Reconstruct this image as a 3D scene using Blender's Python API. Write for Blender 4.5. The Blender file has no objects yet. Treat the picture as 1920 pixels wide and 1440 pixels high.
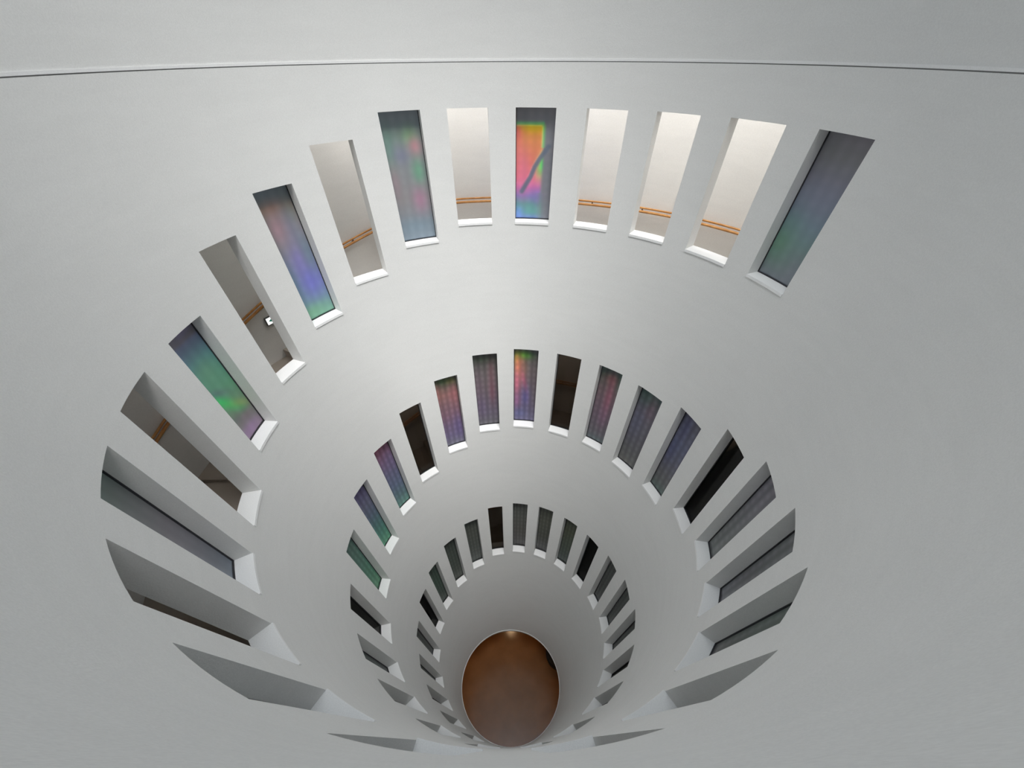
import bpy, math, random
import numpy as np
random.seed(7)
C = bpy.context.scene.collection
S = 3.7                       # metres per model unit (the rim radius of the light well)
Z0 = 4.35 * S                 # lower-room floor stands at world z = 0
SL = 0.1591                   # taper of the well
D2R = math.radians
def Rz(z): return 1.0 + SL * z
def P(th, r, z):              # th in degrees clockwise from +y, model units -> metres
    a = D2R(th)
    return (S * r * math.sin(a), S * r * math.cos(a), S * z + Z0)

# ------------------------------------------------------------------ helpers
class MB:
    def __init__(s): s.v = []; s.f = []; s.n = []; s.uv = []; s.col = []
    def quad(s, a, b, c, d, n=None, uv=None):
        if n:                 # wind the face to agree with its given normals
            g = np.cross(np.subtract(c, a), np.subtract(d, b))
            if float(np.dot(g, n[0])) < 0: a, b, c, d = d, c, b, a; n = n[::-1]; uv = uv[::-1] if uv else None
        i = len(s.v); s.v += [a, b, c, d]; s.f.append((i, i+1, i+2, i+3)); s.n.append(n); s.uv.append(uv)
    def poly(s, pts, n=None):
        i = len(s.v); s.v += list(pts); s.f.append(tuple(range(i, i+len(pts)))); s.n.append(n); s.uv.append(None)
    def build(s, name, mat, parent=None, merge=True):
        me = bpy.data.meshes.new(name)
        me.from_pydata(s.v, [], s.f)
        if any(u for u in s.uv):
            l = me.uv_layers.new(name='UVMap')
            k = 0
            for f, u in zip(s.f, s.uv):
                for j in range(len(f)):
                    l.data[k].uv = u[j] if u else (0, 0); k += 1
        if any(n for n in s.n):
            me.polygons.foreach_set('use_smooth', [True]*len(s.f))
            out = []
            for p, n in zip(me.polygons, s.n):
                for j in range(p.loop_total):
                    out.append(n[j] if n else tuple(p.normal))
            me.normals_split_custom_set(out)
        me.materials.append(mat); me.update()
        o = bpy.data.objects.new(name, me); C.objects.link(o)
        if parent is not None: o.parent = parent
        return o

def cone_n(th, inward=True):
    a = D2R(th); k = 1/math.sqrt(1+SL*SL)
    n = (-math.sin(a)*k, -math.cos(a)*k, SL*k)
    return n if inward else tuple(-x for x in n)
def rad_n(th, inward=True):
    a = D2R(th); s = -1 if inward else 1
    return (s*math.sin(a), s*math.cos(a), 0)

def frange(a, b, step):
    n = max(1, int(math.ceil((b-a)/step - 1e-9)))
    return [a + (b-a)*i/n for i in range(n+1)]

def rim_dz(t): return .0145*(1-math.cos(D2R(t)))     # the rim joint climbs slightly towards the gallery side
def annular(mb, t0, t1, ri, ro, z0, z1, step=2.0, ends=True, smooth=True, lift0=None, lift1=None):
    """solid sector; ri / ro are functions of z; lift0 / lift1 raise the lower / upper edge as functions of the angle"""
    T = frange(t0, t1, step); nz = lambda t: 0.0
    l0, l1 = lift0 or nz, lift1 or nz
    for a, b in zip(T[:-1], T[1:]):
        nb = (lambda t: cone_n(t)) ; nf = (lambda t: cone_n(t, False))
        i0, i1, o0, o1 = ri(z0), ri(z1), ro(z0), ro(z1)
        a0, b0, a1, b1 = z0+l0(a), z0+l0(b), z1+l1(a), z1+l1(b)
        mb.quad(P(a,i0,a0), P(a,i1,a1), P(b,i1,b1), P(b,i0,b0), n=(nb(a),nb(a),nb(b),nb(b)) if smooth else None)
        mb.quad(P(a,o0,a0), P(b,o0,b0), P(b,o1,b1), P(a,o1,a1), n=(nf(a),nf(b),nf(b),nf(a)) if smooth else None)
        mb.quad(P(a,i1,a1), P(a,o1,a1), P(b,o1,b1), P(b,i1,b1))
        mb.quad(P(a,i0,a0), P(b,i0,b0), P(b,o0,b0), P(a,o0,a0))
    if ends:
        a, b = t0, t1
        mb.quad(P(a,ri(z0),z0), P(a,ro(z0),z0), P(a,ro(z1),z1), P(a,ri(z1),z1))
        mb.quad(P(b,ri(z0),z0), P(b,ri(z1),z1), P(b,ro(z1),z1), P(b,ro(z0),z0))
def const(r): return lambda z: r
def off(d): return lambda z: Rz(z) + d

def tube(mb, pts, r, n=8):
    """pts in metres; smooth round tube with capped ends"""
    pts = [np.array(p) for p in pts]; rings = []
    for i, p in enumerate(pts):
        t = pts[min(i+1, len(pts)-1)] - pts[max(i-1, 0)]; t /= np.linalg.norm(t)
        u = np.cross(t, (0,0,1)); u /= np.linalg.norm(u); w = np.cross(u, t)
        rings.append([(p + r*(math.cos(2*math.pi*k/n)*u + math.sin(2*math.pi*k/n)*w),
                       tuple(math.cos(2*math.pi*k/n)*u + math.sin(2*math.pi*k/n)*w)) for k in range(n)])
    for A, B in zip(rings[:-1], rings[1:]):
        for k in range(n):
            a, b, c, d = A[k], A[(k+1) % n], B[(k+1) % n], B[k]
            mb.quad(tuple(a[0]), tuple(b[0]), tuple(c[0]), tuple(d[0]), n=(a[1], b[1], c[1], d[1]))
    mb.poly([tuple(x[0]) for x in rings[0]][::-1]); mb.poly([tuple(x[0]) for x in rings[-1]])

def tag(o, label=None, cat=None, kind=None, group=None):
    if label: o['label'] = label
    if cat: o['category'] = cat
    if kind: o['kind'] = kind
    if group: o['group'] = group
    return o
def empty(name, loc):
    o = bpy.data.objects.new(name, None); C.objects.link(o); o.location = loc; o.empty_display_size = .1
    return o
def adopt(o, parent):         # mesh built in world space under an Empty that only translates
    o.parent = parent; o.matrix_parent_inverse.identity()
    l = parent.location
    o.data.transform(__import__('mathutils').Matrix.Translation(-l))
    return o

def lin(c):
    c = c/255.0
    return c/12.92 if c <= .04045 else ((c+.055)/1.055)**2.4

# ------------------------------------------------------------------ materials
def mat(name):
    m = bpy.data.materials.new(name); m.use_nodes = True
    nt = m.node_tree; b = nt.nodes['Principled BSDF']
    return m, nt, b
def N(nt, t, **k):
    n = nt.nodes.new(t)
    for a, v in k.items(): setattr(n, a, v)
    return n
def plaster(name, col, var=.03, bump=.25, rough=.75, spec=.25):
    m, nt, b = mat(name); L = nt.links
    tc = N(nt, 'ShaderNodeTexCoord')
    n1 = N(nt, 'ShaderNodeTexNoise'); n1.inputs['Scale'].default_value = .9; n1.inputs['Detail'].default_value = 2
    n2 = N(nt, 'ShaderNodeTexNoise'); n2.inputs['Scale'].default_value = 90; n2.inputs['Detail'].default_value = 1
    mp = N(nt, 'ShaderNodeMapping'); mp.inputs['Scale'].default_value = (1, 1, 6)
    n3 = N(nt, 'ShaderNodeTexNoise'); n3.inputs['Scale'].default_value = 1.7; n3.inputs['Detail'].default_value = 2
    L.new(tc.outputs['Object'], n1.inputs['Vector']); L.new(tc.outputs['Object'], n2.inputs['Vector'])
    L.new(tc.outputs['Object'], mp.inputs['Vector']); L.new(mp.outputs['Vector'], n3.inputs['Vector'])
    ad = N(nt, 'ShaderNodeMath', operation='ADD'); L.new(n1.outputs['Fac'], ad.inputs[0]); L.new(n3.outputs['Fac'], ad.inputs[1])
    mr = N(nt, 'ShaderNodeMapRange'); mr.inputs['From Min'].default_value = .75; mr.inputs['From Max'].default_value = 1.25
    mr.inputs['To Min'].default_value = 1-var; mr.inputs['To Max'].default_value = 1+var
    L.new(ad.outputs[0], mr.inputs['Value'])
    fr = N(nt, 'ShaderNodeMapRange'); fr.inputs['From Min'].default_value = .3; fr.inputs['From Max'].default_value = .7
    fr.inputs['To Min'].default_value = .97; fr.inputs['To Max'].default_value = 1.03; L.new(n2.outputs['Fac'], fr.inputs['Value'])
    mm = N(nt, 'ShaderNodeMath', operation='MULTIPLY'); L.new(mr.outputs[0], mm.inputs[0]); L.new(fr.outputs[0], mm.inputs[1])
    vm = N(nt, 'ShaderNodeVectorMath', operation='SCALE'); vm.inputs[0].default_value = col
    L.new(mm.outputs[0], vm.inputs['Scale']); L.new(vm.outputs[0], b.inputs['Base Color'])
    bp = N(nt, 'ShaderNodeBump'); bp.inputs['Strength'].default_value = bump*1.6; bp.inputs['Distance'].default_value = .003
    L.new(n2.outputs['Fac'], bp.inputs['Height']); L.new(bp.outputs[0], b.inputs['Normal'])
    b.inputs['Roughness'].default_value = rough; b.inputs['Specular IOR Level'].default_value = spec
    return m
M = {}
M['wall'] = plaster('white_plaster', (.76, .76, .75), var=.014)
M['outer'] = plaster('corridor_plaster', (.80, .79, .77), var=.02)
M['sill'] = plaster('sill_white', (.88, .88, .88), var=.01, bump=.1)
M['stair'] = plaster('stair_finish', (.42, .37, .32), var=.08)
M['trim'] = plaster('trim_white', (.84, .84, .84), var=.01, bump=.05)
def simple(name, col, rough=.5, spec=.5, metal=0, emit=None, es=0):
    m, nt, b = mat(name)
    n = N(nt, 'ShaderNodeTexNoise'); n.inputs['Scale'].default_value = 25
    tc = N(nt, 'ShaderNodeTexCoord'); nt.links.new(tc.outputs['Object'], n.inputs['Vector'])
    mr = N(nt, 'ShaderNodeMapRange'); mr.inputs['To Min'].default_value = .92; mr.inputs['To Max'].default_value = 1.08
    nt.links.new(n.outputs['Fac'], mr.inputs['Value'])
    vm = N(nt, 'ShaderNodeVectorMath', operation='SCALE'); vm.inputs[0].default_value = col[:3]
    nt.links.new(mr.outputs[0], vm.inputs['Scale']); nt.links.new(vm.outputs[0], b.inputs['Base Color'])
    b.inputs['Roughness'].default_value = rough; b.inputs['Specular IOR Level'].default_value = spec; b.inputs['Metallic'].default_value = metal
    if emit: b.inputs['Emission Color'].default_value = (*emit, 1); b.inputs['Emission Strength'].default_value = es
    return m
M['gasket'] = simple('dark_gasket', (.03, .03, .035), .6)
M['joint'] = simple('groove_shade_grey', (.20, .20, .20), .7)  # grey stands in for the shadow line in the rim groove
M['bracket'] = simple('bronze_bracket', (.10, .05, .02), .4, metal=.3)
M['dark'] = simple('dark_upholstery', (.012, .010, .010), .5)
M['sign_face'] = simple('sign_face', (.9, .95, .93), .3, emit=(1, 1, 1), es=.9)
M['sign_green'] = simple('sign_green', (.0, .22, .14), .4, emit=(0, .16, .10), es=.35)
M['sign_box'] = simple('sign_housing', (.12, .12, .12), .5)
M['lamp'] = simple('lamp_glow', (1, .8, .5), .5, emit=(1, .62, .28), es=14)
M['mark'] = simple('pale_mark', (.30, .28, .42), .4)
def wood():
    m, nt, b = mat('rail_wood'); L = nt.links
    tc = N(nt, 'ShaderNodeTexCoord'); w = N(nt, 'ShaderNodeTexNoise'); w.inputs['Scale'].default_value = 9; w.inputs['Detail'].default_value = 8
    L.new(tc.outputs['Object'], w.inputs['Vector'])
    r = N(nt, 'ShaderNodeValToRGB'); r.color_ramp.elements[0].color = (.50, .22, .06, 1); r.color_ramp.elements[1].color = (.66, .33, .11, 1)
    r.color_ramp.elements[0].position = .35; r.color_ramp.elements[1].position = .65
    L.new(w.outputs['Fac'], r.inputs[0]); L.new(r.outputs[0], b.inputs['Base Color']); b.inputs['Roughness'].default_value = .4
    return m
M['wood'] = wood()
def floor_mat():
    m, nt, b = mat('polished_brown_floor'); L = nt.links
    tc = N(nt, 'ShaderNodeTexCoord'); n = N(nt, 'ShaderNodeTexNoise'); n.inputs['Scale'].default_value = 1.6; n.inputs['Detail'].default_value = 4
    L.new(tc.outputs['Object'], n.inputs['Vector'])
    r = N(nt, 'ShaderNodeValToRGB'); r.color_ramp.elements[0].color = FLOOR_A; r.color_ramp.elements[1].color = FLOOR_B
    r.color_ramp.elements[0].position = .35; r.color_ramp.elements[1].position = .65
    L.new(n.outputs['Fac'], r.inputs[0]); L.new(r.outputs[0], b.inputs['Base Color'])
    b.inputs['Roughness'].default_value = .22; b.inputs['Specular IOR Level'].default_value = .55
    return m
FLOOR_A = (.20, .085, .030, 1); FLOOR_B = (.25, .11, .04, 1)
M['floor'] = floor_mat()
def film(name, transp, dots):
    """diffraction film on glass: film colours live in the pane's own colour layer, plus a woven grid of cells"""
    m, nt, b = mat(name); L = nt.links
    ca = N(nt, 'ShaderNodeVertexColor'); ca.layer_name = 'film'
    uv = N(nt, 'ShaderNodeUVMap'); sp = N(nt, 'ShaderNodeSeparateXYZ'); L.new(uv.outputs[0], sp.inputs[0])
    def wave(out, k, ph):
        a = N(nt, 'ShaderNodeMath', operation='MULTIPLY_ADD'); a.inputs[1].default_value = k; a.inputs[2].default_value = ph; L.new(out, a.inputs[0])
        s = N(nt, 'ShaderNodeMath', operation='SINE'); L.new(a.outputs[0], s.inputs[0])
        q = N(nt, 'ShaderNodeMath', operation='MULTIPLY_ADD'); q.inputs[1].default_value = .5; q.inputs[2].default_value = .5; L.new(s.outputs[0], q.inputs[0])
        return q.outputs[0]
    wx = wave(sp.outputs[0], 2*math.pi*4, -1.2); wy = wave(sp.outputs[1], 2*math.pi*13, 0)
    mu = N(nt, 'ShaderNodeMath', operation='MULTIPLY'); L.new(wx, mu.inputs[0]); L.new(wy, mu.inputs[1])
    ad = N(nt, 'ShaderNodeMath', operation='ADD'); L.new(wx, ad.inputs[0]); L.new(mu.outputs[0], ad.inputs[1])
    ns = N(nt, 'ShaderNodeTexNoise'); ns.inputs['Scale'].default_value = 7; ns.inputs['Detail'].default_value = 5; L.new(uv.outputs[0], ns.inputs['Vector'])
    a2 = N(nt, 'ShaderNodeMath', operation='ADD'); L.new(ad.outputs[0], a2.inputs[0]); L.new(ns.outputs['Fac'], a2.inputs[1])
    mr = N(nt, 'ShaderNodeMapRange'); mr.inputs['From Min'].default_value = .3; mr.inputs['From Max'].default_value = 2.3
    mr.inputs['To Min'].default_value = 1-dots; mr.inputs['To Max'].default_value = 1+dots; mr.clamp = False
    L.new(a2.outputs[0], mr.inputs['Value'])
    vm = N(nt, 'ShaderNodeVectorMath', operation='SCALE'); L.new(ca.outputs[0], vm.inputs[0]); L.new(mr.outputs[0], vm.inputs['Scale'])
    L.new(vm.outputs[0], b.inputs['Base Color'])
    b.inputs['Roughness'].default_value = .35; b.inputs['Specular IOR Level'].default_value = .2
    t = N(nt, 'ShaderNodeBsdfTransparent'); mx = N(nt, 'ShaderNodeMixShader'); mx.inputs[0].default_value = transp
    L.new(b.outputs[0], mx.inputs[1]); L.new(t.outputs[0], mx.inputs[2]); L.new(mx.outputs[0], nt.nodes['Material Output'].inputs['Surface'])
    return m
M['film1'] = film('diffraction_film_bright', .14, .05)
M['film2'] = film('diffraction_film_grid', .10, .20)
def smoked():
    m, nt, b = mat('smoked_glass'); L = nt.links
    t = N(nt, 'ShaderNodeBsdfTransparent'); t.inputs[0].default_value = (.34, .31, .28, 1)
    g = N(nt, 'ShaderNodeBsdfGlossy'); g.inputs['Roughness'].default_value = .05; g.inputs['Color'].default_value = (.6, .6, .6, 1)
    fr = N(nt, 'ShaderNodeFresnel'); fr.inputs['IOR'].default_value = 1.25
    mx = N(nt, 'ShaderNodeMixShader'); L.new(fr.outputs[0], mx.inputs[0]); L.new(t.outputs[0], mx.inputs[1]); L.new(g.outputs[0], mx.inputs[2])
    L.new(mx.outputs[0], nt.nodes['Material Output'].inputs['Surface'])
    return m
M['smoked'] = smoked()
# ------------------------------------------------------------------ settings
OCULUS, OC_Y = .86, -.11
SKY_LO, SKY_HI, SKY_N = .46, 2.0, 8; SKYCOL = (.86, .94, 1, 1)
SUN = 3.6; SUN_ANG = 32; SUNDIR = (.12, -.34, .93)
EXPOSURE = 0.0
GAIN = {1: 1.95, 2: 1.9, 3: 1.8}; SUB = {1: .0, 2: .0, 3: .0}; DESAT = {1: .2, 2: .25, 3: .2}
DARK = (54, .540)
LAMPS = [(0, .687), (60, .75), (120, .7), (180, .7), (240, .7), (300, .7)]; LAMP_W = 14
COR_FILL = [(2, .40, 15), (40, .40, 20), (75, .40, 26), (105, .30, 22)] + [(p_, .05, 9) for p_ in range(330, 640, 50)] + [(p_, .05, 4) for p_ in range(640, 1000, 60)]
M['low'] = plaster('lower_wall', (.5, .4, .3))
# ------------------------------------------------------------------ windows: key, left angle, right angle, head height, sill height
WIN = [
    ('A', -61.2, -52.3, -0.390, -0.884),
    ('B', -45.8, -36.1, -0.290, -0.795),
    ('C', -29.2, -19.7, -0.214, -0.703),
    ('D', -13.5, -3.9, -0.214, -0.644),
    ('E', 2.6, 12.1, -0.214, -0.644),
    ('F', 19.2, 28.6, -0.213, -0.643),
    ('G', 35.0, 44.4, -0.210, -0.641),
    ('H', 50.6, 61.6, -0.207, -0.640),
    ('I', 67.7, 77.6, -0.204, -0.636),
    ('J', -77.2, -68.5, -0.484, -0.980),
    ('K', -94.1, -84.7, -0.628, -1.071),
    ('L', -111.2, -101.8, -0.629, -1.144),
    ('M', -127.7, -118.2, -0.629, -1.138),
    ('N', -144.0, -134.3, -0.628, -1.140),
    ('O', -159.7, -150.0, -0.641, -1.159),
    ('P', -177.2, -167.5, -0.619, -1.121),
    ('a2', -29.4, -20.1, -1.377, -1.870),
    ('b2', -13.4, -4.0, -1.282, -1.780),
    ('c2', 2.4, 11.8, -1.258, -1.757),
    ('d2', 18.8, 28.1, -1.259, -1.759),
    ('e2', 35.1, 44.2, -1.255, -1.752),
    ('f2', 50.8, 60.9, -1.262, -1.762),
    ('g2', 67.7, 77.3, -1.219, -1.726),
    ('h2', 84.6, 94.1, -1.115, -1.622),
    ('i2', 100.0, 109.5, -1.030, -1.537),
    ('j2', 115.4, 124.9, -0.954, -1.466),
    ('k2', 130.9, 141.5, -0.869, -1.396),
    ('l2', 148.8, 158.6, -0.768, -1.299),
    ('m2', 166.4, 175.8, -0.656, -1.159),
    ('z2', -45.9, -36.5, -1.467, -1.964),
    ('y2', -61.3, -52.5, -1.569, -2.062),
    ('x2', -77.4, -68.7, -1.652, -2.153),
    ('w2', -93.9, -85.0, -1.758, -2.252),
    ('v2', -111.2, -102.2, -1.842, -2.338),
    ('u2', -127.8, -118.8, -1.868, -2.358),
    ('t2', -143.5, -134.6, -1.882, -2.375),
    ('s2', -160.3, -150.9, -1.915, -2.367),
    ('a3', -29.6, -20.5, -2.481, -2.964),
    ('b3', -13.3, -4.3, -2.409, -2.897),
    ('c3', 2.3, 11.4, -2.382, -2.870),
    ('d3', 18.5, 27.6, -2.377, -2.866),
    ('e3', 35.0, 44.0, -2.379, -2.865),
    ('f3', 51.3, 60.6, -2.377, -2.861),
    ('g3', 68.2, 77.2, -2.339, -2.828),
    ('h3', 84.3, 93.8, -2.278, -2.772),
    ('i3', 100.1, 108.5, -2.215, -2.733),
    ('j3', 115.8, 124.9, -2.180, -2.675),
    ('k3', 132.0, 141.8, -2.115, -2.598),
    ('l3', 148.8, 159.4, -2.074, -2.549),
    ('z3', -46.0, -36.9, -2.551, -3.034),
    ('y3', -62.2, -53.5, -2.623, -3.105),
    ('x3', -77.8, -69.0, -2.694, -3.176),
    ('w3', -94.7, -85.7, -2.763, -3.254),
    ('v3', -110.6, -102.5, -2.819, -3.329),
    ('u3', -127.6, -118.8, -2.855, -3.349),
    ('m3', 165.3, 175.0, -2.04, -2.52), ('r2', -176.6, -167.6, -1.90, -2.37),
    ('s3', -160.0, -151.3, -2.862, -3.345), ('t3', -143.6, -134.7, -2.86, -3.345),
]
FIX = {'I': (67.7, 77.3), 'H': (51.3, 60.9)}
WALL_T = .055
BOTTOM, TOP = -3.88, -.0735

# --- the tapering inner wall of the light well, with every opening cut through it
breaks = sorted(set([round(w[1], 3) for w in WIN] + [round(w[2], 3) for w in WIN]))
allb = [-180.0] + breaks + [180.0]
T = []
for a, b in zip(allb[:-1], allb[1:]): T += frange(a, b, 1.5)[:-1]
T.append(180.0)
def holes(tm): return sorted([(w[4], w[3]) for w in WIN if w[1] < tm < w[2]])
mb = MB()
def spans(tm):
    out = []; z = BOTTOM
    for lo, hi in holes(tm):
        out.append((z, lo)); z = hi
    out.append((z, TOP)); return out
prev = holes((T[-2] + T[-1]) / 2)
for a, b in zip(T[:-1], T[1:]):
    tm = (a + b) / 2
    for z0, z1 in spans(tm):
        zs = frange(z0, z1, .25)
        for p, q in zip(zs[:-1], zs[1:]):
            qa, qb = (q+rim_dz(a), q+rim_dz(b)) if q > TOP-1e-6 else (q, q)
            mb.quad(P(a,Rz(p),p), P(a,Rz(qa),qa), P(b,Rz(qb),qb), P(b,Rz(p),p), n=(cone_n(a),cone_n(a),cone_n(b),cone_n(b)))
            mb.quad(P(a,Rz(p)+WALL_T,p), P(b,Rz(p)+WALL_T,p), P(b,Rz(qb)+WALL_T,qb), P(a,Rz(qa)+WALL_T,qa),
                    n=(cone_n(a,False),cone_n(b,False),cone_n(b,False),cone_n(a,False)))
    for lo, hi in holes(tm):
        mb.quad(P(a,Rz(lo),lo), P(a,Rz(lo)+WALL_T,lo), P(b,Rz(lo)+WALL_T,lo), P(b,Rz(lo),lo))
        mb.quad(P(a,Rz(hi),hi), P(b,Rz(hi),hi), P(b,Rz(hi)+WALL_T,hi), P(a,Rz(hi)+WALL_T,hi))
    for za, zb_ in ((BOTTOM, BOTTOM), (TOP+rim_dz(a), TOP+rim_dz(b))):
        mb.quad(P(a,Rz(za),za), P(a,Rz(za)+WALL_T,za), P(b,Rz(zb_)+WALL_T,zb_), P(b,Rz(zb_),zb_))
for w in WIN:                 # the two reveals of each opening
    for t, s in ((w[1], 1), (w[2], -1)):
        z0, z1 = w[4], w[3]
        q = [P(t,Rz(z0),z0), P(t,Rz(z1),z1), P(t,Rz(z1)+WALL_T,z1), P(t,Rz(z0)+WALL_T,z0)]
        mb.quad(*(q if s > 0 else q[::-1]))
tag(mb.build('wall_inner', M['wall']), 'white plaster funnel wall of the light well pierced by slot windows', 'wall', 'structure')

# --- rim, upper wall, roof
GAP0, GAP1 = 152, 208        # where the viewing gallery opens behind the photographer
def full(name, mtl, ri, ro, z0, z1, label, cat, t0=-180, t1=180, ends=False, l0=None, l1=None):
    m_ = MB(); annular(m_, t0, t1, ri, ro, z0, z1, 1.5, ends, True, l0, l1)
    return tag(m_.build(name, mtl), label, cat, 'structure')
full('trim_1', M['trim'], const(.990), const(1.09), -.0708, -.0640, 'thin white reveal band running round the rim above the funnel wall', 'trim', l0=rim_dz, l1=rim_dz)
ROOF = .80
full('trim_3', M['joint'], const(.9915), const(1.04), -.0735, -.0708, 'hairline grey strip painting the groove shadow under the thin rim band', 'trim', l0=rim_dz, l1=rim_dz)
full('wall_upper', M['wall'], const(.9935), const(1.09), -.0640, ROOF, 'plain white curved wall above the thin rim band', 'wall', -GAP0, GAP0, True, l0=rim_dz)
full('wall_outer', M['outer'], off(.385), off(.44), BOTTOM, ROOF, 'warm white stair wall seen through the open slots, carrying the handrail', 'wall')
m_ = MB()
for a, b in zip(frange(-180, 180, 2)[:-1], frange(-180, 180, 2)[1:]):      # unseen skylight, sized and shifted towards the gallery to steer the daylight
    def oc(t):
        c_, s_ = math.cos(D2R(t)), math.sin(D2R(t))
        return OC_Y*c_ + math.sqrt(OCULUS**2 - (OC_Y*s_)**2)
    z0, z1 = ROOF, ROOF+.06; ia, ib = oc(a), oc(b)
    m_.quad(P(a,ia,z0), P(a,ia,z1), P(b,ib,z1), P(b,ib,z0)); m_.quad(P(a,ia,z1), P(a,1.1,z1), P(b,1.1,z1), P(b,ib,z1))
    m_.quad(P(a,ia,z0), P(b,ib,z0), P(b,1.1,z0), P(a,1.1,z0)); m_.quad(P(a,1.1,z0), P(b,1.1,z0), P(b,1.1,z1), P(a,1.1,z1))
annular(m_, 86, 322, const(1.09), const(1.60), ROOF, ROOF+.06, 2, True)  # remaining sector left open so daylight reaches the stair corridor
annular(m_, -180, 180, const(1.44), const(1.60), ROOF, ROOF+.06, 2, False)
tag(m_.build('ceiling', M['wall']), 'unseen white roof ring, skylight opening shaped to steer the daylight', 'ceiling', 'structure')

# --- spiral levels: phi grows as the stair winds down (phi = 80 - theta)
KN = [(-3.9, -.214), (97, -.214), (170, -.629), (268, -.640), (372, -1.255), (448, -1.262), (552, -1.868), (625, -1.90),
      (735, -2.36), (800, -2.385), (915, -2.86), (1030, -2.87)]
def head(phi):
    for (a, x), (b, y) in zip(KN[:-1], KN[1:]):
        if phi <= b: return x + (y-x)*(phi-a)/(b-a)
    return KN[-1][1]
RI, RO = .058, .384
FL = .66                      # floor below window head
st = empty('staircase', P(80, 1.2, head(0)-FL))
tag(st, 'spiral staircase of beige treads winding down behind the slot windows', 'staircase')
def slab(name, p0, p1, z, th=.05, step=3):
    m_ = MB(); annular(m_, 80-p1, 80-p0, off(RI), off(RO), z-th, z, step, True)
    return adopt(m_.build(name, M['stair']), st)
segs = list(zip(KN[:-1], KN[1:]))
for (a, x), (b, y) in segs:
    if abs(y-x) < .03 or b-a > 1e3:
        slab('landing', a, b, y-FL)
    else:
        n = int(round((b-a)/6.0))
        for i in range(n):
            slab('step', a+(b-a)*i/n, a+(b-a)*(i+1)/n+.4, x+(y-x)*(i+1)/n-FL, th=.075)
# unseen upper floor and end wall, added to keep the lower stair dark
full('floor_upper', M['outer'], off(RI), off(RO), -.50, -.45, 'unseen upper gallery floor added to keep light off the lower stair', 'floor', 84.5, 262, True)
full('wall_end', M['outer'], off(RI), off(RO), -.92, ROOF, 'unseen end wall added at the top landing to block its light', 'wall', 84.05, 86, True)
full('wall_gallery', M['outer'], off(RI), off(RO), -.45, ROOF, 'side wall of the viewing gallery', 'wall', 260, 262, True)

# --- handrail on the outer wall
hr = empty('handrail', P(80, 1.25, head(0)-.427))
tag(hr, 'wooden double handrail on brackets along the warm white stair wall', 'handrail')
def railpts(dz, dr):
    pts = []
    for p in frange(0, 1028, 1.5):
        # ease the kinks where stair meets landing
        z = sum(head(p+d) for d in (-6, -3, 0, 3, 6))/5 - RAILD + dz
        pts.append(P(80-p, Rz(z)+.385-dr, z))
    return pts
RAILD = .428
for dz, dr, r in ((.0078, .020, .0046), (-.0078, .022, .0058)):
    m_ = MB(); tube(m_, railpts(dz, dr), r*S, 8); adopt(m_.build('rail', M['wood']), hr)
def place_bracket(th_phi):
    p = th_phi; z = head(p)-RAILD
    m_ = MB(); a0 = 80-p; R0 = Rz(z)+.385
    tube(m_, [P(a0, R0-.0175, z+.007), P(a0, R0-.020, z-.002), P(a0, R0-.0215, z-.008)], .0032*S, 8)
    tube(m_, [P(a0, R0+.001, z-.010), P(a0, R0-.012, z-.008), P(a0, R0-.020, z-.002)], .0030*S, 8)
    adopt(m_.build('bracket', M['bracket']), hr)
p = 3.6
while p < 1025: place_bracket(p); p += 11.3

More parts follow.
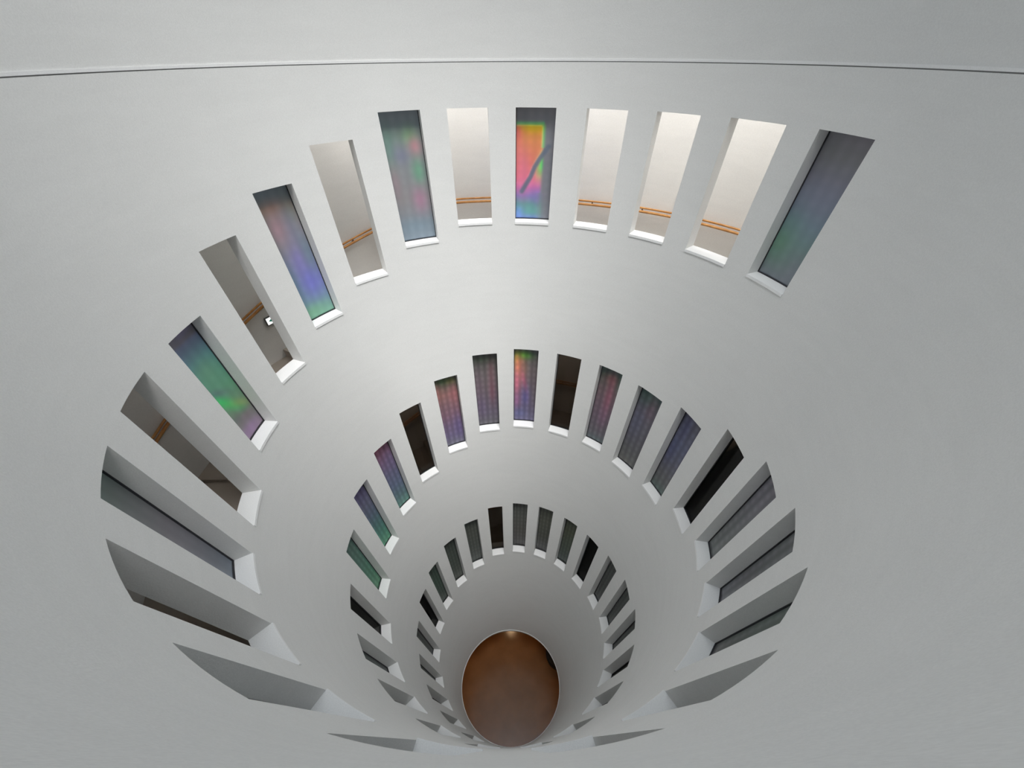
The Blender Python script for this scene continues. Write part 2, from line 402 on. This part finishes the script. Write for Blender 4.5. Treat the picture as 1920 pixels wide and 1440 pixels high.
# --- windows
def pane_colour(base, blobs, u, v):
    """base: list of (v, rgb) from top (1) to bottom (0); blobs: (u, v, su, sv, angle, rgb, weight)"""
    c = None
    for (v1, c1), (v0, c0) in zip(base[:-1], base[1:]):
        if v >= v0: 
            t = (v1-v)/(v1-v0); c = [a+(b-a)*min(max(t,0),1) for a, b in zip(c1, c0)]; break
    if c is None: c = list(base[-1][1])
    for bu, bv, su, sv, ang, col, wt in blobs:
        ca, sa = math.cos(D2R(ang)), math.sin(D2R(ang)); du, dv = (u-bu), (v-bv)*3.0
        x, y = du*ca+dv*sa, -du*sa+dv*ca
        g = wt*math.exp(-.5*((x/su)**2+(y/(sv*3.0))**2))
        c = [a+(b-a)*min(g, 1) for a, b in zip(c, col)]
    return c
def pane_E(u, v):
    grey = (104, 105, 110)
    c = pane_colour([(1, (250, 170, 60)), (.86, (255, 190, 40)), (.80, (250, 165, 70)), (.68, (252, 152, 95)), (.55, (240, 130, 108)),
                     (.40, (215, 105, 120)), (.30, (165, 90, 140)), (.22, (110, 100, 150)), (.14, (80, 125, 120)), (.06, (80, 130, 125)), (0, (90, 110, 160))],
                    [(.0, .80, .10, .06, 0, (255, 95, 120), .7), (.45, .83, .22, .03, 0, (255, 215, 0), .8), (.0, .60, .12, .14, 0, (200, 100, 120), .5),
                     (.20, .45, .13, .16, 0, (185, 100, 125), .6), (.62, .47, .08, .07, 0, (120, 150, 90), .8), (.70, .52, .05, .06, 0, (60, 215, 80), .9),
                     (.05, .05, .12, .05, 0, (95, 120, 190), .7), (.62, .2, .12, .05, 0, (105, 95, 150), .6)], u, v)
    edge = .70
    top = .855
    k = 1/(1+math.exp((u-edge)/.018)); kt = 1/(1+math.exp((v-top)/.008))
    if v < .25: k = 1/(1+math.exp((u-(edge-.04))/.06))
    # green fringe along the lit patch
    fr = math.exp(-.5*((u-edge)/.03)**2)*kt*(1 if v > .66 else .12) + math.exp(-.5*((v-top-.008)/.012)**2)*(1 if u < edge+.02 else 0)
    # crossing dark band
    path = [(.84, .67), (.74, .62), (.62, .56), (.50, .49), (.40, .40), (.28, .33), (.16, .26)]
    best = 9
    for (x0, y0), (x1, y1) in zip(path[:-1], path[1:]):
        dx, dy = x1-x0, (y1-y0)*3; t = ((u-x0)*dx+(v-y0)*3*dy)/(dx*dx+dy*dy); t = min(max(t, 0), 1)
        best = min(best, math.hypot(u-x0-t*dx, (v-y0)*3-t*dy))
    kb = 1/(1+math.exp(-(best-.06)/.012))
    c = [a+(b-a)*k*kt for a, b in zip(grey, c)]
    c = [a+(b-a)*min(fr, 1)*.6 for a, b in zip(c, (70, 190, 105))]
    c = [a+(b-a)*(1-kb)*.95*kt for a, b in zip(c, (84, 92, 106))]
    return c
G = lambda *c: [(1, c[0])] + [(1-(i+1)/(len(c)-1), x) for i, x in enumerate(c[1:])] if len(c) > 1 else [(1, c[0]), (0, c[0])]
TOPB = lambda band, *c: [(1, band), (.885, band), (.86, c[0])] + [(.86*(1-(i+1)/(len(c)-1)), x) for i, x in enumerate(c[1:])]
ART = {
 'C': (TOPB((97,108,118), (104,112,116), (108,112,114), (110,112,116), (112,110,112), (106,112,120), (98,112,124)),
       [(.70,.82,.16,.05,30,(95,150,90),.6), (.80,.74,.12,.05,0,(170,105,115),.75), (.25,.83,.2,.05,0,(92,122,108),.5), (.15,.70,.10,.12,0,(80,128,110),.6),
        (.42,.68,.16,.05,-20,(92,95,130),.5), (.80,.55,.12,.07,0,(75,145,105),.65), (.15,.50,.10,.10,0,(140,105,115),.5), (.72,.33,.14,.07,0,(150,95,125),.65),
        (.5,.12,.5,.05,0,(92,115,130),.5)]),
 'A': (TOPB((92,102,112), (118,108,104), (122,106,112), (112,106,122), (104,104,140), (96,100,158), (92,118,142), (90,136,116)),
       [(.5,.86,.35,.035,0,(160,118,100),.7), (.85,.80,.14,.08,0,(100,115,100),.5), (.1,.66,.14,.10,0,(98,110,100),.5), (.72,.70,.15,.12,0,(100,102,132),.5),
        (.35,.72,.15,.08,-20,(145,105,118),.6), (.55,.46,.14,.08,-15,(105,95,165),.6), (.68,.28,.20,.08,-20,(92,92,175),.8), (.12,.30,.16,.12,0,(80,112,116),.7),
        (.9,.5,.12,.12,0,(82,108,122),.6), (.3,.06,.4,.04,0,(95,150,108),.6)]),
 'K': (TOPB((94,90,100), (88,98,128), (74,122,128), (74,132,112), (80,138,104), (92,124,98), (104,112,98), (112,102,106)),
       [(.30,.97,.3,.03,0,(92,90,98),.6), (.75,.95,.2,.03,20,(96,92,135),.6), (.12,.80,.15,.06,0,(84,98,140),.5), (.6,.62,.25,.08,0,(88,140,105),.6),
        (.30,.47,.30,.025,-25,(82,92,108),.7), (.45,.36,.36,.028,-50,(40,185,90),.9), (.78,.27,.25,.025,-35,(130,150,80),.6), (.35,.20,.3,.03,-25,(90,92,100),.5),
        (.55,.05,.35,.055,0,(128,100,138),.9), (.8,.16,.3,.03,0,(118,95,110),.5)]),
 'M': (G((84,102,96), (98,102,102), (106,102,108), (104,104,112), (98,106,116)), [(.1,.95,.3,.08,0,(78,112,98),.7)]),
 'O': (G((98,104,106), (100,104,108)), []),
 'P': (G((98,104,106), (100,104,108)), []),
 'I': (G((94,95,104), (98,98,104), (98,98,112), (96,106,122), (92,112,126), (88,116,116), (90,112,108), (98,104,112)),
       [(.5,.6,.3,.10,0,(98,100,122),.5), (.10,.27,.18,.09,0,(80,124,100),.8), (.15,.4,.2,.06,0,(84,118,116),.5), (.75,.12,.2,.08,0,(102,100,118),.5), (.6,.98,.3,.05,0,(100,94,106),.5)]),
 'a2': (TOPB((64,66,66), (90,84,74), (122,82,80), (108,78,86), (106,76,92), (94,76,104), (88,78,110), (82,82,96)),
        [(.35,.90,.25,.03,0,(80,115,70),.7), (.75,.88,.18,.03,0,(115,120,60),.7), (.12,.78,.12,.08,0,(150,90,84),.6), (.8,.7,.14,.1,0,(145,78,84),.6), (.8,.25,.15,.12,0,(82,70,118),.6)]),
 'b2': (TOPB((70,72,72), (76,76,72), (86,78,80), (88,76,82), (84,74,86), (84,76,92), (78,76,82)),
        [(.75,.72,.10,.12,0,(112,72,80),.6), (.75,.45,.1,.12,0,(118,66,82),.6), (.2,.5,.1,.2,0,(96,78,92),.5), (.25,.25,.15,.1,0,(88,74,106),.5), (.35,.88,.3,.03,0,(78,90,72),.6)]),
 'c2': (TOPB((72,74,78), (84,82,80), (92,82,84), (92,80,86), (90,80,88), (88,80,100), (84,80,108)),
        [(.30,.87,.26,.035,0,(85,200,50),.9), (.08,.83,.12,.05,0,(205,160,60),.8), (.20,.72,.17,.10,0,(225,125,75),.9), (.12,.52,.14,.12,0,(190,88,112),.85), (.42,.55,.07,.13,15,(168,74,100),.7),
         (.35,.72,.07,.06,0,(90,70,70),.5), (.5,.33,.16,.10,0,(76,72,140),.7), (.12,.28,.12,.08,0,(150,84,138),.6), (.25,.10,.25,.05,0,(80,86,140),.6)]),
 'e2': (TOPB((66,82,80), (80,88,80), (98,80,84), (96,78,88), (92,78,90), (86,80,88), (82,84,90)),
        [(.5,.82,.20,.05,0,(150,76,82),.6), (.55,.60,.12,.18,0,(140,72,92),.7), (.9,.85,.12,.1,0,(70,92,84),.7), (.5,.35,.15,.1,0,(108,78,104),.5), (.5,.02,.5,.03,0,(76,92,94),.6)]),
 'f2': (TOPB((64,84,84), (76,86,90), (86,82,92), (84,82,92), (82,80,88), (82,82,84), (84,84,82)),
        [(.55,.80,.14,.10,0,(112,76,94),.6), (.2,.55,.2,.15,0,(80,82,108),.6), (.3,.86,.25,.06,0,(70,98,90),.5)]),
 'g2': (G((78,80,92), (80,80,98), (76,80,104), (80,80,96), (84,84,88), (80,86,84)),
        [(.25,.82,.14,.10,0,(74,76,120),.6), (.15,.5,.15,.12,0,(70,74,112),.6), (.5,.02,.5,.04,0,(72,94,90),.6)]),
 'i2': (G((98,96,106), (100,98,106), (98,100,102), (96,100,100)), []),
 'j2': (G((94,96,98), (90,92,94), (88,88,92), (96,98,104)), []),
 'k2': (G((82,90,86), (80,88,84), (84,84,84)), []),
 'y2': (G((134,76,96), (116,74,100), (96,76,108), (80,80,108), (76,86,112), (72,96,104), (66,110,98)), [(.2,.93,.3,.06,0,(145,70,88),.6), (.8,.7,.2,.1,0,(84,76,112),.5)]),
 'x2': (G((74,66,112), (78,72,108), (80,80,104), (72,84,104), (62,96,98), (58,112,96), (62,124,92)), [(.1,.93,.2,.06,0,(82,62,120),.7)]),
 'w2': (G((66,90,90), (70,98,90), (68,104,92), (66,114,92), (70,124,92)), []),
 'u2': (G((78,86,84), (76,80,80)), []),
 'z3': (G((62,68,64), (64,72,66), (72,76,70)), []), 'y3': (G((58,68,62), (58,76,66), (68,74,70)), []),
 'a3': (G((68,76,72), (72,76,70), (72,76,72), (80,84,82)), []), 'c3': (G((76,78,78), (78,80,76), (80,78,74), (80,80,80)), []),
 'd3': (G((76,80,76), (76,78,70), (72,74,68), (82,82,84)), []), 'e3': (G((70,76,70), (72,76,62), (68,76,68), (70,78,76)), []),
}
DEF2 = (G((80,86,84), (80,82,82)), [])
DEF3 = (G((70,74,72), (72,74,74)), [])
OPEN = set('BDFGHJLN')
SMOKED = {'d2', 'z2', 'h2', 'v2', 'b3', 'f3', 'x3', 'j3', 'm2', 'r2'}
def build_window(i, w, label):
    key, t0, t1, zt, zb = w
    z_s = zb + .009
    root = empty('window_%d' % i, P((t0+t1)/2, Rz(zb), zb))
    tag(root, label, 'window', 'structure', 'slot windows spiralling down the light well')
    e = .012
    m_ = MB()
    back = WALL_T if key in OPEN else .050
    annular(m_, t0+e, t1-e, off(-.0035), off(back), zb, z_s, 1.6, True)
    adopt(m_.build('sill', M['sill']), root)
    if key in OPEN: return root
    ring = 1 if len(key) == 1 else int(key[1])
    m_ = MB(); g = .0022; dt = math.degrees(g/Rz(zb)); d0, d1 = .0445, .0545
    annular(m_, t0, t0+dt, off(d0), off(d1), z_s, zt, 2, True, False); annular(m_, t1-dt, t1, off(d0), off(d1), z_s, zt, 2, True, False)
    annular(m_, t0, t1, off(d0), off(d1), zt-g, zt, 2, True, False); annular(m_, t0, t1, off(d0), off(d1), z_s, z_s+g, 2, True, False)
    adopt(m_.build('frame', M['gasket']), root)
    a, b, lo, hi = t0+dt*.8, t1-dt*.8, z_s+g*.8, zt-g*.8
    if key in SMOKED:
        m_ = MB(); annular(m_, a, b, off(.0485), off(.0515), lo, hi, 1.6, True)
        adopt(m_.build('pane', M['smoked']), root); return root
    art = ART.get(key, DEF2 if ring == 2 else DEF3)
    nu, nv = (36, 110) if key in 'E' or key in ART and ART[key][1] else (8, 24)
    verts = []; cols = []; uvs = []
    for j in range(nv+1):
        for k in range(nu+1):
            u, v = k/nu, j/nv; th = a+(b-a)*u; z = lo+(hi-lo)*v
            verts.append(P(th, Rz(z)+.0485, z)); uvs.append((u, v))
            c = pane_E(u, v) if key == 'E' else pane_colour(art[0], art[1], u, v)
            gm = (c[0]+c[1]+c[2])/3; ds = DESAT[ring] if key != 'E' else .05; c = [x+(gm-x)*ds for x in c]
            lc = [max((lin(x)-SUB[ring])*GAIN[ring], .003) for x in c]; mx_ = max(lc)
            if mx_ > .93: lc = [x*.93/mx_ for x in lc]      # keep the hue when a film colour is very bright
            cols.append(lc + [1])
    faces = [(j*(nu+1)+k, (j+1)*(nu+1)+k, (j+1)*(nu+1)+k+1, j*(nu+1)+k+1) for j in range(nv) for k in range(nu)]
    nfront = len(verts)
    # back face and edge give the pane its thickness
    for z in (lo, hi):
        for k in range(nu+1):
            verts.append(P(a+(b-a)*k/nu, Rz(z)+.0515, z)); uvs.append((k/nu, 0)); cols.append(cols[0])
    k0, k1, top = nfront, nfront+nu+1, nv*(nu+1)
    for k in range(nu):
        faces += [(k0+k, k0+k+1, k1+k+1, k1+k), (k, k+1, k0+k+1, k0+k), (top+k, k1+k, k1+k+1, top+k+1)]
    faces += [tuple([j*(nu+1) for j in range(nv+1)]+[k1, k0]), tuple([j*(nu+1)+nu for j in range(nv, -1, -1)]+[k0+nu, k1+nu])]
    me = bpy.data.meshes.new('pane'); me.from_pydata(verts, [], faces)
    ul = me.uv_layers.new(name='UVMap')
    for lp in me.loops: ul.data[lp.index].uv = uvs[lp.vertex_index]
    ca = me.color_attributes.new('film', 'FLOAT_COLOR', 'POINT')
    ca.data.foreach_set('color', [x for c in cols for x in c])
    for p_ in me.polygons: p_.use_smooth = p_.index < nu*nv
    me.materials.append(M['film1'] if ring == 1 else M['film2'])
    o = bpy.data.objects.new('pane', me); C.objects.link(o); adopt(o, root)
    if key == 'x2':  # thin pale outline near the pane's top corner
        m_ = MB(); A, B, L_, H_ = a+(b-a)*.50, a+(b-a)*.93, lo+(hi-lo)*.885, lo+(hi-lo)*.965
        wt, wz = (b-a)*.07, .005
        for q in ((A, B, H_-wz, H_), (A, B, L_, L_+wz), (A, A+wt, L_, H_), (B-wt, B, L_, H_)):
            annular(m_, q[0], q[1], off(.0470), off(.0484), q[2], q[3], 2, True, False)
        tag(adopt(m_.build('mark', M['mark']), root), 'pale rectangular outline mark')
    return root
LAB = {
 'I': 'bluish grey film pane in a deep slot, last of the top tier at upper right',
 'H': 'open slot beside the rightmost grey film pane of the top tier, handrail sloping behind',
 'G': 'open slot second from the rightmost film pane, handrail and bracket at its left edge',
 'F': 'open slot immediately right of the bright rainbow pane, warm wall and handrail behind',
 'E': 'slot window with brilliant orange, pink and yellow film crossed by a dark diagonal band',
 'D': 'open slot immediately left of the bright rainbow pane, level handrail behind',
 'C': 'grey-blue film pane with faint pink and green blotches, left of the open slot beside the rainbow pane',
 'B': 'open slot whose pale wall nearly merges with the funnel, sloping handrail low in it',
 'A': 'slot window with brown top fading to violet-blue and teal film',
 'J': 'open slot showing the small lit exit sign, handrail and a beige stair tread',
 'K': 'slot window with green film and a vivid green streak, purple at its foot',
 'L': 'open slot at the left showing a steep handrail and dark stair treads',
 'M': 'leftmost slot of the top tier, narrow dull mauve-grey film strip visible',
 'N': 'deep slot at lower left with only a sliver of dark brown stair beyond',
 'O': 'foreshortened slot at lower left, pale grey reveal and broad white sill only',
 'P': 'top-tier slot nearest the bottom edge left of the floor disc, long flat sill',
 'm2': 'very flattened slot right of the floor disc near the bottom edge, long white sill',
 'l2': 'lower right slot, dark grey reveal with no pane in view, above the flattened one',
 'k2': 'large right-hand slot with pane shrunk to a thin dark grey-green wedge',
 'j2': 'right-hand slot below the second large one, grey reveal and narrow grey pane',
 'i2': 'right-hand slot with mauve-grey pane just below the big black one',
 'h2': 'big black-glass slot at right of the middle tier',
 'g2': 'middle-tier slot with plain blue-grey pane, up left of the big black one',
 'f2': 'middle-tier slot with grey-violet gridded pane, teal at its top left',
 'e2': 'middle-tier gridded pane with dull red centre, right of the black-glass slot at top',
 'd2': 'black-glass slot right of the small rainbow pane at the top of the middle tier',
 'c2': 'middle-tier slot with small green, orange and magenta rainbow pane',
 'b2': 'dark gridded pane with reddish columns, left of the small rainbow pane',
 'a2': 'middle-tier gridded pane going from brick red to purple, green fringe on top',
 'z2': 'black-glass slot left of the brick red and purple gridded pane',
 'y2': 'middle-tier pane from crimson top through slate blue to teal foot',
 'x2': 'middle-tier violet to green pane with a pale rectangle near its top corner',
 'w2': 'middle-tier deep green pane above the black-glass slot on the left',
 'v2': 'black-glass slot at the far left of the middle tier',
 'u2': 'left-hand middle-tier slot with thin dark grey pane under the black-glass one',
 't2': 'middle-tier slot at lower left with grey triangular reveal and white sill',
 's2': 'small flattened middle-tier slot at lower left of the floor disc, sharp pointed reveal',
 'r2': 'tiny slot touching the lower left edge of the floor disc with long white sill',
 'm3': 'tiny sill sliver touching the lower right edge of the floor disc',
 'l3': 'small pointed slot lower right of the floor disc with pale sill',
 'k3': 'bottom-tier slot right of the floor disc, grey reveal, no pane in view',
 'j3': 'bottom-tier slot right of the disc with a brown-black wedge of glass',
 'i3': 'rightmost bottom-tier slot with thin slate wedge pane',
 'h3': 'bottom-tier slot at right with grey pane, two below the narrow black one',
 'g3': 'bottom-tier slot with dull green-grey pane just below the narrow black one on the right',
 'f3': 'narrow black-glass slot at upper right of the bottom tier',
 'e3': 'bottom-tier olive-grey gridded pane just left of the narrow right-hand black slot',
 'd3': 'bottom-tier grey-green gridded pane just right of the topmost slot',
 'c3': 'topmost bottom-tier slot with neutral grey gridded pane, straight above the floor disc',
 'b3': 'black-glass slot just left of the topmost one in the bottom tier',
 'a3': 'bottom-tier grey-green gridded pane left of the upright black-glass slot',
 'z3': 'bottom-tier dark olive pane, second left of the upright black-glass slot',
 'y3': 'bottom-tier dark green pane just above the leftward black-glass slot',
 'x3': 'black-glass slot on the left of the bottom tier',
 'w3': 'leftmost bottom-tier slot with thin grey pane',
 'v3': 'bottom-tier slot left of the floor disc with dark pane wedge, below the leftmost',
 'u3': 'bottom-tier slot left of the disc with grey wedge reveal and little pane',
 't3': 'small bottom-tier slot close to the lower left of the disc, pointed grey reveal',
 's3': 'smallest bottom-tier slot hugging the lower left edge of the disc',
}
ORDER = sorted(WIN, key=lambda w: (1 if len(w[0]) == 1 else int(w[0][1]), -w[1]))
for i, w in enumerate(ORDER, 1): build_window(i, w, LAB[w[0]])

# --- guide sign low on the stair wall
SG = (-60.4, -58.7, -.983, -.954)
def on_wall(t, z, d): return P(t, Rz(z)+.385-d, z)
sg = empty('exit_sign', on_wall(-59.8, -.974, 0))
tag(sg, 'small lit white guide sign with green arrow low on the stair wall', 'sign')
def plate(mtl, name, pts, d0, d1):
    m_ = MB(); F = [on_wall(t, z, d1) for t, z in pts]; Bk = [on_wall(t, z, d0) for t, z in pts]; n = len(pts)
    m_.poly(F[::-1]); m_.poly(Bk)
    for k in range(n): m_.quad(F[k], F[(k+1) % n], Bk[(k+1) % n], Bk[k])
    return adopt(m_.build(name, mtl), sg)
t0, t1, z0, z1 = SG
plate(M['sign_box'], 'housing', [(t0-.12, z0-.003), (t1+.12, z0-.003), (t1+.12, z1+.003), (t0-.12, z1+.003)], -.002, .008)
plate(M['sign_face'], 'face', [(t0, z0), (t1, z0), (t1, z1), (t0, z1)], .008, .0095)
tw, zh = t1-t0, z1-z0
plate(M['sign_green'], 'arrow', [(t0+.22*tw, z0+.50*zh), (t0+.80*tw, z0+.16*zh), (t0+.80*tw, z0+.84*zh)], .0095, .0102)

# --- room below
full('trim_2', M['trim'], const(Rz(BOTTOM)-.0035), const(Rz(BOTTOM)+.02), BOTTOM-.010, BOTTOM-.001, 'thin pale ring edging the foot of the well above the brown floor', 'trim')
m_ = MB()
annular(m_, -180, 180, const(Rz(BOTTOM)+.01), const(1.0), BOTTOM-.06, BOTTOM-.011, 3, False)
tag(m_.build('ceiling_lower', M['wall']), 'white ceiling of the room under the well', 'ceiling', 'structure')
full('wall_lower', M['low'], const(.98), const(1.02), -4.36, BOTTOM-.05, 'round wall of the room under the well', 'wall')
m_ = MB()
for a, b in zip(frange(-180, 180, 3)[:-1], frange(-180, 180, 3)[1:]):
    m_.poly([P(b, 0, -4.35), P(b, 1.03, -4.35), P(a, 1.03, -4.35)][:: -1])
    m_.poly([P(b, 0, -4.40), P(b, 1.03, -4.40), P(a, 1.03, -4.40)])
    m_.quad(P(a, 1.03, -4.35), P(a, 1.03, -4.40), P(b, 1.03, -4.40), P(b, 1.03, -4.35))
tag(m_.build('floor', M['floor']), 'polished orange-brown floor disc at the bottom of the well', 'floor', 'structure')
def lathe(mb, prof, cx, cy, n=32):
    for (r0, z0), (r1, z1) in zip(prof[:-1], prof[1:]):
        for k in range(n):
            a, b = 2*math.pi*k/n, 2*math.pi*(k+1)/n
            q = [(cx+r*math.cos(t), cy+r*math.sin(t), z) for r, z, t in ((r0, z0, a), (r0, z0, b), (r1, z1, b), (r1, z1, a))]
            mb.quad(*q)
sx, sy, _ = P(DARK[0], DARK[1], 0)
so = empty('stool', (sx, sy, 0)); tag(so, 'dark rounded seat peeping out under the right edge of the well on the brown floor', 'stool')
m_ = MB(); lathe(m_, [(0, 0), (.38, 0), (.40, .03), (.37, .10), (.38, .24), (0, .24)], sx, sy); adopt(m_.build('base', M['dark']), so)
m_ = MB(); lathe(m_, [(0, .24), (.42, .24), (.45, .28), (.45, .33), (.42, .37), (0, .38)], sx, sy); adopt(m_.build('seat', M['dark']), so)
for k, (t, r) in enumerate(LAMPS):
    x, y, z = P(t, r, BOTTOM-.06)
    lo = empty('ceiling_light', (x, y, z)); tag(lo, 'small warm round downlight under the well, mirrored in the brown floor', 'ceiling light', None, 'downlights of the lower room')
    m_ = MB(); lathe(m_, [(.045, z), (.075, z), (.075, z-.012), (.05, z-.018), (.045, z-.004)], x, y, 20); adopt(m_.build('bezel', M['trim']), lo)
    m_ = MB(); lathe(m_, [(0, z-.004), (.045, z-.004)], x, y, 20); adopt(m_.build('diffuser', M['lamp']), lo)
    ld = bpy.data.lights.new('downlight', 'SPOT'); ld.energy = LAMP_W; ld.color = (1, .66, .36); ld.spot_size = D2R(140); ld.spot_blend = .8; ld.shadow_soft_size = .06
    lg = bpy.data.objects.new('downlight', ld); C.objects.link(lg); lg.location = (x, y, z-.03)

# ------------------------------------------------------------------ daylight and added corridor fill
w = bpy.data.worlds.new('overcast'); bpy.context.scene.world = w; w.use_nodes = True
nt = w.node_tree; bg = nt.nodes['Background']
tc = N(nt, 'ShaderNodeTexCoord'); sp = N(nt, 'ShaderNodeSeparateXYZ'); nt.links.new(tc.outputs['Generated'], sp.inputs[0])
mx0 = N(nt, 'ShaderNodeMath', operation='MAXIMUM'); mx0.inputs[1].default_value = 0; nt.links.new(sp.outputs[2], mx0.inputs[0])
pw = N(nt, 'ShaderNodeMath', operation='POWER'); pw.inputs[1].default_value = SKY_N; nt.links.new(mx0.outputs[0], pw.inputs[0])
rp = N(nt, 'ShaderNodeMath', operation='MULTIPLY_ADD'); rp.inputs[1].default_value = SKY_HI; rp.inputs[2].default_value = SKY_LO
nt.links.new(pw.outputs[0], rp.inputs[0]); nt.links.new(rp.outputs[0], bg.inputs['Strength'])
bg.inputs['Color'].default_value = SKYCOL
from mathutils import Vector
sun = bpy.data.lights.new('hazy_sun', 'SUN'); sun.energy = SUN; sun.angle = D2R(SUN_ANG); sun.color = (1, .985, .96)
so_ = bpy.data.objects.new('hazy_sun', sun); C.objects.link(so_); so_.rotation_euler = Vector(SUNDIR).to_track_quat('Z', 'Y').to_euler()
for phi, dz, wt in COR_FILL:  # unseen area lights added to brighten the stair corridor
    ld = bpy.data.lights.new('corridor_fill', 'AREA'); ld.shape = 'RECTANGLE'; ld.size = .7; ld.size_y = .35; ld.energy = wt; ld.color = (1, .965, .92)
    lg = bpy.data.objects.new('corridor_fill', ld); C.objects.link(lg)
    z_ = head(phi)+dz; lg.location = P(80-phi, Rz(z_)+.20, z_); lg.rotation_euler = (0, 0, D2R(-(80-phi)))
sc = bpy.context.scene
# ------------------------------------------------------------------ camera
f_px, pitch, roll = 779.0, D2R(39.9), D2R(-.31)
cam = bpy.data.cameras.new('camera'); co = bpy.data.objects.new('camera', cam); C.objects.link(co)
cam.sensor_width = 36; cam.lens = 36*f_px/1920; cam.clip_start = .01; cam.clip_end = 200
from mathutils import Matrix, Vector
F_ = Vector((0, math.cos(pitch), -math.sin(pitch))); U_ = Vector((0, math.sin(pitch), math.cos(pitch))); R_ = Vector((1, 0, 0))
R2 = R_*math.cos(roll)+U_*math.sin(roll); U2 = -R_*math.sin(roll)+U_*math.cos(roll)
m3 = Matrix((R2, U2, -F_)).transposed(); m4 = m3.to_4x4(); m4.translation = Vector((.0232*S, -.9909*S, Z0)); co.matrix_world = m4
sc.camera = co
sc.cycles.max_bounces = 8; sc.cycles.diffuse_bounces = 6; sc.cycles.glossy_bounces = 3; sc.cycles.use_adaptive_sampling = True; sc.cycles.adaptive_threshold = .08; sc.cycles.adaptive_min_samples = 16; sc.cycles.transparent_max_bounces = 12
sc.cycles.sample_clamp_indirect = 8
sc.view_settings.view_transform = 'Standard'; sc.view_settings.look = 'None'; sc.view_settings.exposure = EXPOSURE; sc.view_settings.gamma = 1; sc.view_settings.use_curve_mapping = False
